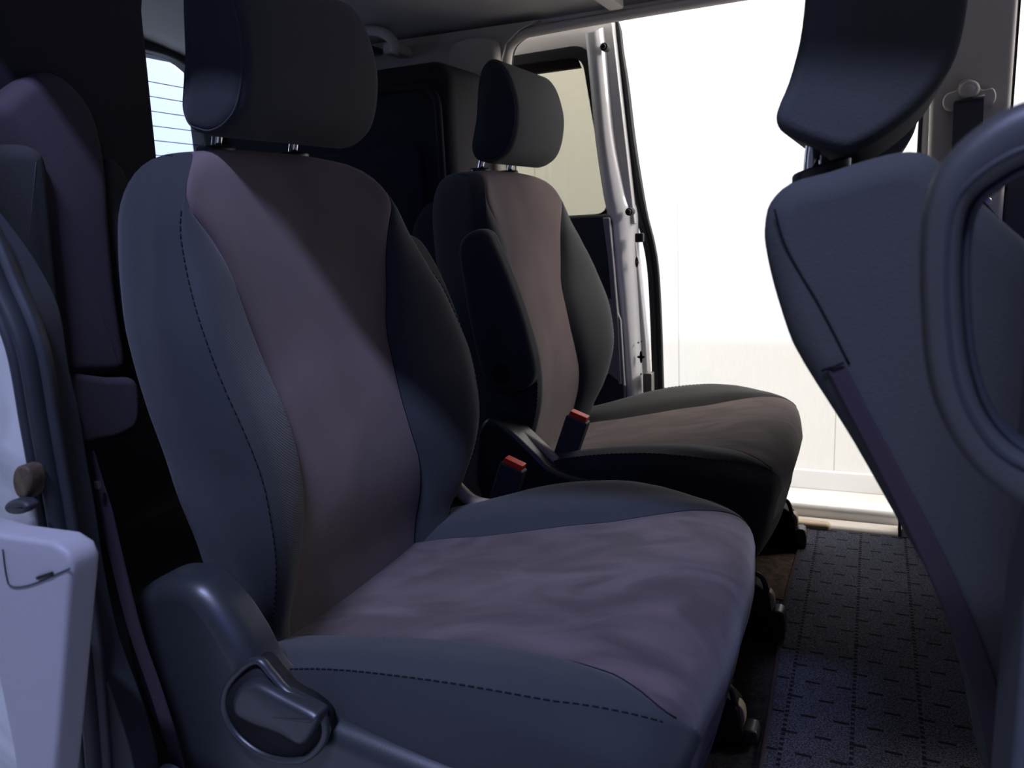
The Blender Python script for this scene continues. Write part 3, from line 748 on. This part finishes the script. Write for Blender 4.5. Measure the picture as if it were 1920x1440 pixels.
# grab handle with coat hook at the far roof rail
gh = thing('grab_handle', 'grey overhead grab handle with coat hook below the far roof rail', 'handle', at(700, 70, 1, .93))
hp_ = cr([at(a, b, 1, .93) for a, b in [(596, 110), (606, 78), (640, 64), (700, 58), (728, 68), (742, 88), (738, 100)]], 6)
obj('handle_bar', sweep(hp_, circ(.0125, 12, .010)), 'headliner', gh)
for px, py in ((742, 92), (600, 108)):
    c = at(px, py, 1, .95); obj('mount', pillow(rrect(c.x-.022, c.x+.018, c.z-.014, c.z+.012, .008), .925, 1.0, .005), 'headliner', gh)
c = at(684, 98, 1, .94)
obj('coat_hook', join(pillow(rrect(c.x-.03, c.x+.03, c.z-.004, c.z+.012, .006), .93, .98, .004), tube(cr([(c.x, .93, c.z), (c.x, .915, c.z-.012), (c.x, .905, c.z-.006)], 4), .004, 8)), 'plastic', gh)
c = at(1182, 2, 2, .40)
tag(obj('ceiling_clip', pillow(rrect(.17, .205, .88, 1.0, .008), .338, .36, .004, axis=2), 'headliner'), 'small grey moulded clip on the roof lining above the far door opening', 'clip')

# ------------------------------------------------------------------ far sliding door, open
dr = structure(bpy.data.objects.new('door_1', None)); COL.objects.link(dr); dr.location = (-.2, 1.15, -.8); ORG[dr.name] = Vector(dr.location)
dr['label'] = 'white far sliding door, slid back open, with tinted window'
YD = 1.12
def dpts(l, y=YD): return xz(l, y)
# outer skin/frame: ring around the window as four pieces in one outline
top_out = dpts([(1148, 45), (1168, 200), (1192, 330), (1206, 420), (1215, 520), (1222, 640), (1226, 760)])
Lx = -.80
def ring(outer, inner, y0, y1):
    """frame between two outlines with equal counts"""
    n = len(outer); V = []
    for ol, y in ((outer, y0), (inner, y0), (outer, y1), (inner, y1)): V += [(p[0], y, p[1]) for p in ol]
    F = []
    for i in range(n):
        j = (i+1) % n
        F += [[i, j, n+j, n+i], [2*n+i, 3*n+i, 3*n+j, 2*n+j], [i, 2*n+i, 2*n+j, j], [n+i, n+j, 3*n+j, 3*n+i]]
    return V, F
def rquad(p, r, n=6):
    """rounded polygon"""
    out = []; m = len(p)
    for i in range(m):
        a, b, c = Vector(p[i-1]), Vector(p[i]), Vector(p[(i+1) % m]); e1 = (a-b).normalized(); e2 = (c-b).normalized()
        s, e = b+e1*r, b+e2*r
        for k in range(n+1):
            t = k/n; out.append(tuple((1-t)**2*s+2*t*(1-t)*b+t*t*e))
    return out
TL = (Lx, .385); BL = (Lx, -.245)
tr_ = dpts([(1148, 38)])[0]; br_ = dpts([(1192, 420)])[0]
outer = rquad([TL, (tr_[0]+.0, tr_[1]), (br_[0], br_[1]), (Lx, br_[1]-.0)], .004)
wt = dpts([(1108, 84)])[0]; wb = dpts([(1152, 402)])[0]
inner = rquad([(Lx+.08, wt[1]-.012), wt, wb, (Lx+.08, wb[1])], .05)
obj('window_frame', ring(outer, inner, 1.115, 1.165), 'white', dr, bevel=.004)
g1 = rquad([(Lx+.08, wt[1]-.012), wt, wb, (Lx+.08, wb[1])], .05)
w2 = dpts([(1093, 106)])[0]; w3 = dpts([(1143, 400)])[0]
g2 = rquad([(Lx+.10, w2[1]-.005), w2, w3, (Lx+.10, w3[1])], .035)
obj('window_gasket', ring(offset(g1, -.002), g2, 1.108, 1.16), 'rubber', dr, bevel=.003)
obj('window_pane', prism(offset(g2, -.004), 1.146, 1.149), 'tinted', dr, smooth=False)
# upper garnish seen as a brown band under the gasket
wa = [(Lx+.11, w2[1]-.004), (w2[0]-.02, w2[1]-.001), (w2[0]-.012, w2[1]-.022), (Lx+.11, w2[1]-.026)]
obj('window_header', prism(wa, 1.125, 1.145), 'strip', dr, smooth=False)
# pressed edge of the door, bright
ed_in = [(1112, 60), (1122, 166), (1131, 263), (1145, 360), (1153, 400), (1160, 457), (1170, 555), (1180, 680), (1186, 760)]
ed_out = [(1143, 45), (1153, 166), (1164, 263), (1184, 360), (1195, 400), (1196, 457), (1202, 555), (1209, 680), (1214, 760)]
I_ = cr([at(a, b, 1, 1.085) for a, b in ed_in], 4); O_ = cr([at(a, b, 1, 1.135) for a, b in ed_out], 4)
V = []; F = []
for p, q in zip(I_, O_): V += [p+Vector((-.02, .002, 0)), p, p.lerp(q, .12)+Vector((.003, -.004, 0)), p.lerp(q, .5)+Vector((.004, -.002, 0)), q, q+Vector((0, .03, 0)), p+Vector((-.02, .08, 0))]
for i in range(min(len(I_), len(O_))-1):
    for k in range(7): F.append([i*7+k, i*7+(k+1) % 7, (i+1)*7+(k+1) % 7, (i+1)*7+k])
obj('door_edge', (V, F), 'white', dr)
# lower door shell
P = dpts([(1188, 400), (1200, 520), (1212, 640), (1220, 760), (1232, 960)], 1.13)+[(Lx, -.80), (Lx, br_[1]+.01)]
obj('door_shell', prism(P, 1.125, 1.17), 'white', dr, smooth=False, bevel=.004)
# inner trim: dark upper panel, pale lower panel
P = dpts([(1045, 402), (1138, 402), (1146, 412), (1150, 480), (1158, 560), (1168, 640), (1172, 720), (1176, 800), (1050, 800)], 1.075)
P[0] = (Lx, P[0][1]); P[-1] = (Lx, P[-1][1])
obj('door_trim', prism(P, 1.075, 1.125), 'plastic_matte', dr, bevel=.010)
P = dpts([(1143, 560), (1150, 566), (1164, 600), (1170, 700), (1172, 725), (1140, 700), (1090, 760), (1040, 760), (1060, 650)], 1.068)
obj('door_trim_lower', prism(P, 1.068, 1.078), 'lav', dr, bevel=.003)
P = dpts([(1130, 408), (1143, 408), (1150, 480), (1160, 600), (1166, 720), (1160, 720), (1150, 600), (1140, 480)], 1.070)
obj('door_trim_edge', prism(P, 1.066, 1.080), 'lav', dr, bevel=.003)
# dark tube stands in for the shaded gap between trim and metal
obj('gap_line', tube(cr([at(a, b, 1, 1.095) for a, b in [(1150, 405), (1158, 500), (1168, 600), (1176, 700), (1180, 760)]], 5), .006, 8), 'rubber', dr)
# black seal on the leading edge
wl = cr([(*at(a, b, 1, 1.15), k) for a, b, k in [(1153, 30, .3), (1153, 60, .95), (1157, 100, 1.0), (1166, 166, 1.1), (1177, 263, 1.15), (1194, 355, .95), (1206, 409, .8), (1218, 457, .8), (1226, 510, .8), (1231, 600, .8), (1234, 690, .8), (1236, 760, .8)]], 6)
obj('leading_seal', sweep([p[:3] for p in wl], [(-.0185, -.012), (-.0185, .008), (-.008, .012), (.004, .006), (.014, .012), (.0185, .0), (.015, -.010), (.003, -.006), (-.006, -.014)], scale=[p[3] for p in wl]), 'rubber', dr, smooth=False, bevel=.002)
for px, py in ((1133, 88), (1180, 397)):
    c = at(px, py, 1, 1.08); b_ = obj('door_bumper', join(disc_y(c.x, 1.075, 1.10, c.z, .0095), disc_y(c.x, 1.068, 1.08, c.z, .006)), 'rubber', dr, smooth=False, bevel=.0015)
c = at(1197, 445, 1, 1.095); obj('latch_recess', box(c.x-.008, c.x+.013, 1.090, 1.105, c.z-.012, c.z+.010), 'rubber', dr, smooth=False, bevel=.003)
c = at(1193, 492, 1, 1.095); obj('access_hole', join(prism([(c.x+.0042*math.cos(q), c.z+.013*math.sin(q)) for q in [2*math.pi*k/20 for k in range(20)]], 1.0985, 1.101), tube([(c.x, 1.10, c.z), (c.x+.008, 1.085, c.z)], .002, 8)), 'rust', dr, smooth=False)
c = at(1201, 670, 1, 1.095); obj('access_hole', join(prism([(c.x+.0036*math.cos(q), c.z+.016*math.sin(q)) for q in [2*math.pi*k/20 for k in range(20)]], 1.0985, 1.101), prism([(c.x+.010*math.cos(q), c.z+.004*math.sin(q)) for q in [2*math.pi*k/20 for k in range(20)]], 1.0985, 1.101)), 'black', dr, smooth=False)
for px, py in ((1196, 643), (1202, 641), (1201, 702)):
    c = at(px, py, 1, 1.095); obj('screw_hole', disc_y(c.x, 1.0985, 1.101, c.z, .0022), 'steel', dr, smooth=False)
c = at(1157, 553, 1, 1.10); obj('edge_slot', box(c.x-.002, c.x+.002, 1.096, 1.105, c.z-.012, c.z+.012), 'black', dr, smooth=False)
obj('latch', join(box(*sorted((at(1205, 720, 1, 1.09).x, at(1222, 720, 1, 1.09).x)), 1.09, 1.12, at(1210, 740, 1, 1.09).z, at(1210, 700, 1, 1.09).z)), 'steel', dr, smooth=False, bevel=.003)

# ------------------------------------------------------------------ far B pillar with belt anchor
xa, xb_ = at(1742, 250, 1, 1.0).x, at(1893, 150, 1, 1.0).x
bp = [(xa-.004, .34), (xb_+.004, .34), (xb_+.006, -.85), (xa+.03, -.85), (xa+.004, -.3), (xa, 0)]
structure(obj('trim_7', prism(bp, .99, 1.04), 'pillar', bevel=.012))
P = [(xa-.012, .34), (xa+.004, .34), (xa+.008, -.85), (xa-.010, -.85)]
structure(obj('trim_8', prism(P, 1.03, 1.07), 'white', bevel=.003))
es = tag(obj('pillar_seal', prism([(xa-.018, .34), (xa-.012, .34), (xa-.012, -.85), (xa-.018, -.85)], 1.03, 1.06), 'rubber', smooth=False), 'thin dark rubber seal down the edge of the far centre pillar', 'door seal')
x5 = at(1906, 100, 1, 1.03).x
structure(obj('trim_9', prism([(xb_+.008, .34), (x5, .34), (x5, -.1), (xb_+.008, -.1)], 1.02, 1.04), 'black', smooth=False))
# front door beyond it: trim below, window above
structure(obj('door_2', prism([(xb_+.004, -.06), (1.75, -.06), (1.75, -.85), (xb_+.004, -.85)], 1.02, 1.08), 'plastic_matte', smooth=False, bevel=.01))
an = thing('belt_anchor', 'grey shoulder belt anchor with webbing on the far centre pillar', 'seat belt', at(1815, 190, 1, .98))
ol = [(1768, 190), (1775, 176), (1795, 168), (1800, 155), (1815, 148), (1832, 155), (1842, 168), (1862, 165), (1868, 180), (1862, 195), (1845, 196), (1800, 200), (1785, 208), (1772, 204)]
obj('anchor_plate', pillow([(p.x, p.y) for p in cr(xz(ol, .975), 3, closed=True)], .972, .992, .004), 'pillar', an)
c = at(1817, 168, 1, .968); obj('bolt_cover', pillow([(c.x+.018*math.cos(q), c.z+.017*math.sin(q)) for q in [2*math.pi*k/24 for k in range(24)]], .960, .985, .008, dome0=.003), 'pillar', an)
a, b = at(1790, 192, 1, .962), at(1846, 180, 1, .962); obj('slot', tube([a, b], .0035, 8), 'rubber', an)
ba, bb, bc, bd = at(1788, 192, 1, .965), at(1845, 183, 1, .965), at(1845, 330, 1, .965), at(1788, 330, 1, .965)
obj('belt_webbing', prism([(ba.x, ba.z), (bb.x, bb.z), (bc.x, -.30), (bd.x, -.30)], .9645, .967), 'plastic_matte', an, smooth=False)
# what shows through the grip: lower belt run and adjuster bolt on the far pillar
db = thing('seat_belt', 'blue-grey belt run crossing behind the grip loop', 'seat belt', at(1870, 440, 1, .93))
a, b = at(1825, 385, 1, .955), at(2150, 760, 1, .90)
obj('webbing', sweep([a, b], [(-.018, -.001), (.018, -.001), (.018, .001), (-.018, .001)]), 'blue_grey', db, smooth=False)
c = at(1849, 378, 1, .97); obj('bolt', pillow([(c.x+.009*math.cos(q), c.z+.009*math.sin(q)) for q in [2*math.pi*k/16 for k in range(16)]], .96, .995, .003), 'steel', db)

# ------------------------------------------------------------------ floor, mat, sill
structure(obj('floor', box(-1.12, 1.75, -.36, 1.03, -.90, -.852), 'carpet', smooth=False))
md = [(.622, 1.04), (.66, 1.055), (.76, 1.05), (.83, 1.03), (1.0, 1.02), (1.0, -.32), (.63, -.32), (.617, .05), (.612, .25), (.604, .50), (.598, .62), (.600, .82), (.608, .98)]
fm = thing('floor_mat', 'dark floor mat with dashed rib pattern in front of the captain seats', 'floor mat', (.8, .4, -.852))
obj('mat_top', prism([(p.x, p.y) for p in cr(md, 3, closed=True)], -.851, -.843, axis=2), 'mat', fm, smooth=False)
edge_ = [(p.x, p.y, -.845) for p in cr(md, 3, closed=True)]
obj('mat_edging', tube(edge_, .004, 8, closed=True, up=(0, 0, 1)), 'strip', fm)
tag(obj('carpet_patch', prism([(.30, .66), (.597, .66), (.602, .98), (.30, .98)], -.8525, -.8502, axis=2), 'brown_carpet', smooth=False), 'bare brown carpet between the far seat and the mat', 'carpet')
# sill at the far opening
structure(obj('trim_10', box(-.10, 1.75, 1.030, 1.085, -.90, -.835), 'pillar', smooth=False, bevel=.012))
structure(obj('trim_11', box(-.10, 1.75, 1.085, 1.155, -.93, -.806), 'white', smooth=False, bevel=.016))
structure(obj('trim_12', box(-.10, .66, 1.02, 1.05, -.86, -.828), 'beige', smooth=False, bevel=.01))
# rail end covers at the front of the seats
def rail_cover(px, py, y, label):
    c = at(px, py, 1, y)
    t = thing('rail_cover', label, 'seat rail cover', (c.x, y, -.85), 'seat rail end covers')
    x = c.x; z = c.z
    pr_ = [(x-.13, -.85), (x-.13, z-.022), (x-.055, z-.018), (x-.02, z-.022), (x+.0, z-.04), (x+.012, -.85)]
    obj('cover_block', prism(pr_, y-.022, y+.022), 'black', t, bevel=.005)
    obj('hoop', tube(cr([(x-.07, y-.016, z-.004), (x-.03, y-.016, z-.002), (x-.012, y-.016, z-.010), (x-.004, y-.016, z-.035)], 5), .0045, 8), 'plastic', t)
    obj('end_cap', pillow([(p.x, p.y) for p in cr([(x-.002, z-.035), (x+.007, z-.043), (x+.009, z-.062), (x+.002, z-.072), (x-.004, z-.055)], 3, closed=True)], y-.016, y+.004, .003), 'beige', t)
    obj('foot', pillow([(p.x, p.y) for p in cr([(x+.004, z-.075), (x+.024, z-.072), (x+.026, -.843), (x+.006, -.843)], 3, closed=True)], y-.018, y+.014, .003), 'plastic', t)
    return t
rail_cover(1445, 1068, .51, 'middle black seat rail end cover, below the far seat cushion')
rail_cover(1388, 1268, .21, 'nearest black seat rail end cover, below the near cushion front')
rail_cover(1490, 930, .92, 'farthest black seat rail end cover, by the door sill')
# line of the rear load floor behind the near seat
structure(obj('trim_13', tube([(-.02, -.02, -.60), (-.02, .30, -.58)], .003, 8), 'plastic'))

# ------------------------------------------------------------------ rear end with tailgate window
XR = -1.05
structure(obj('wall_rear', join(box(XR-.04, XR, -.36, 1.03, -.90, -.06), box(XR-.04, XR, -.36, -.28, -.06, .42), box(XR-.04, XR, .985, 1.03, -.06, .42), box(XR-.04, XR, -.36, 1.03, .375, .43)), 'plastic_matte', smooth=False))
wi = structure(bpy.data.objects.new('window_1', None)); COL.objects.link(wi); wi.location = (XR, .35, 0); ORG[wi.name] = Vector(wi.location)
c1 = yz([(275, 103), (330, 118), (362, 145)], XR)
ztop = c1[0][1]; yr = c1[2][0]+.01
outl = rquad([(-.28, ztop+.006), (yr+.03, ztop+.004), (yr+.03, -.06), (-.28, -.06)], .19, 10)
V, F = ring(offset(outl, -.048), outl, XR-.01, XR+.03)
V = [(v[1], v[0], v[2]) for v in V]
obj('window_frame', (V, F), 'plastic_matte', wi, bevel=.006)
obj('window_pane', prism(offset(outl, -.01), XR-.03, XR-.026, axis=0), 'rear_glass', wi, smooth=False)
for k in range(12):
    z = at(292, 172, 0, XR).z-.0385*(k-1)
    obj('defroster_line', tube([(XR-.022, -.27, z+.0), (XR-.022, .3, z), (XR-.022, yr, z-.012)], .0013, 6), 'defrost', wi)

# ------------------------------------------------------------------ garage
structure(obj('wall_garage', box(-3.25, 4.5, 2.5, 2.6, -1.25, 3.6), 'wall', smooth=False))
structure(obj('wall_garage_rear', box(-3.35, -3.25, -4.0, 2.6, -1.25, 3.6), 'wall', smooth=False))
structure(obj('floor_garage', box(-3.35, 4.5, -4.0, 2.6, -1.30, -1.25), 'concrete', smooth=False))
structure(obj('baseboard_garage', box(-3.25, 4.5, 2.48, 2.5, -1.25, -1.17), 'white', smooth=False, bevel=.004))
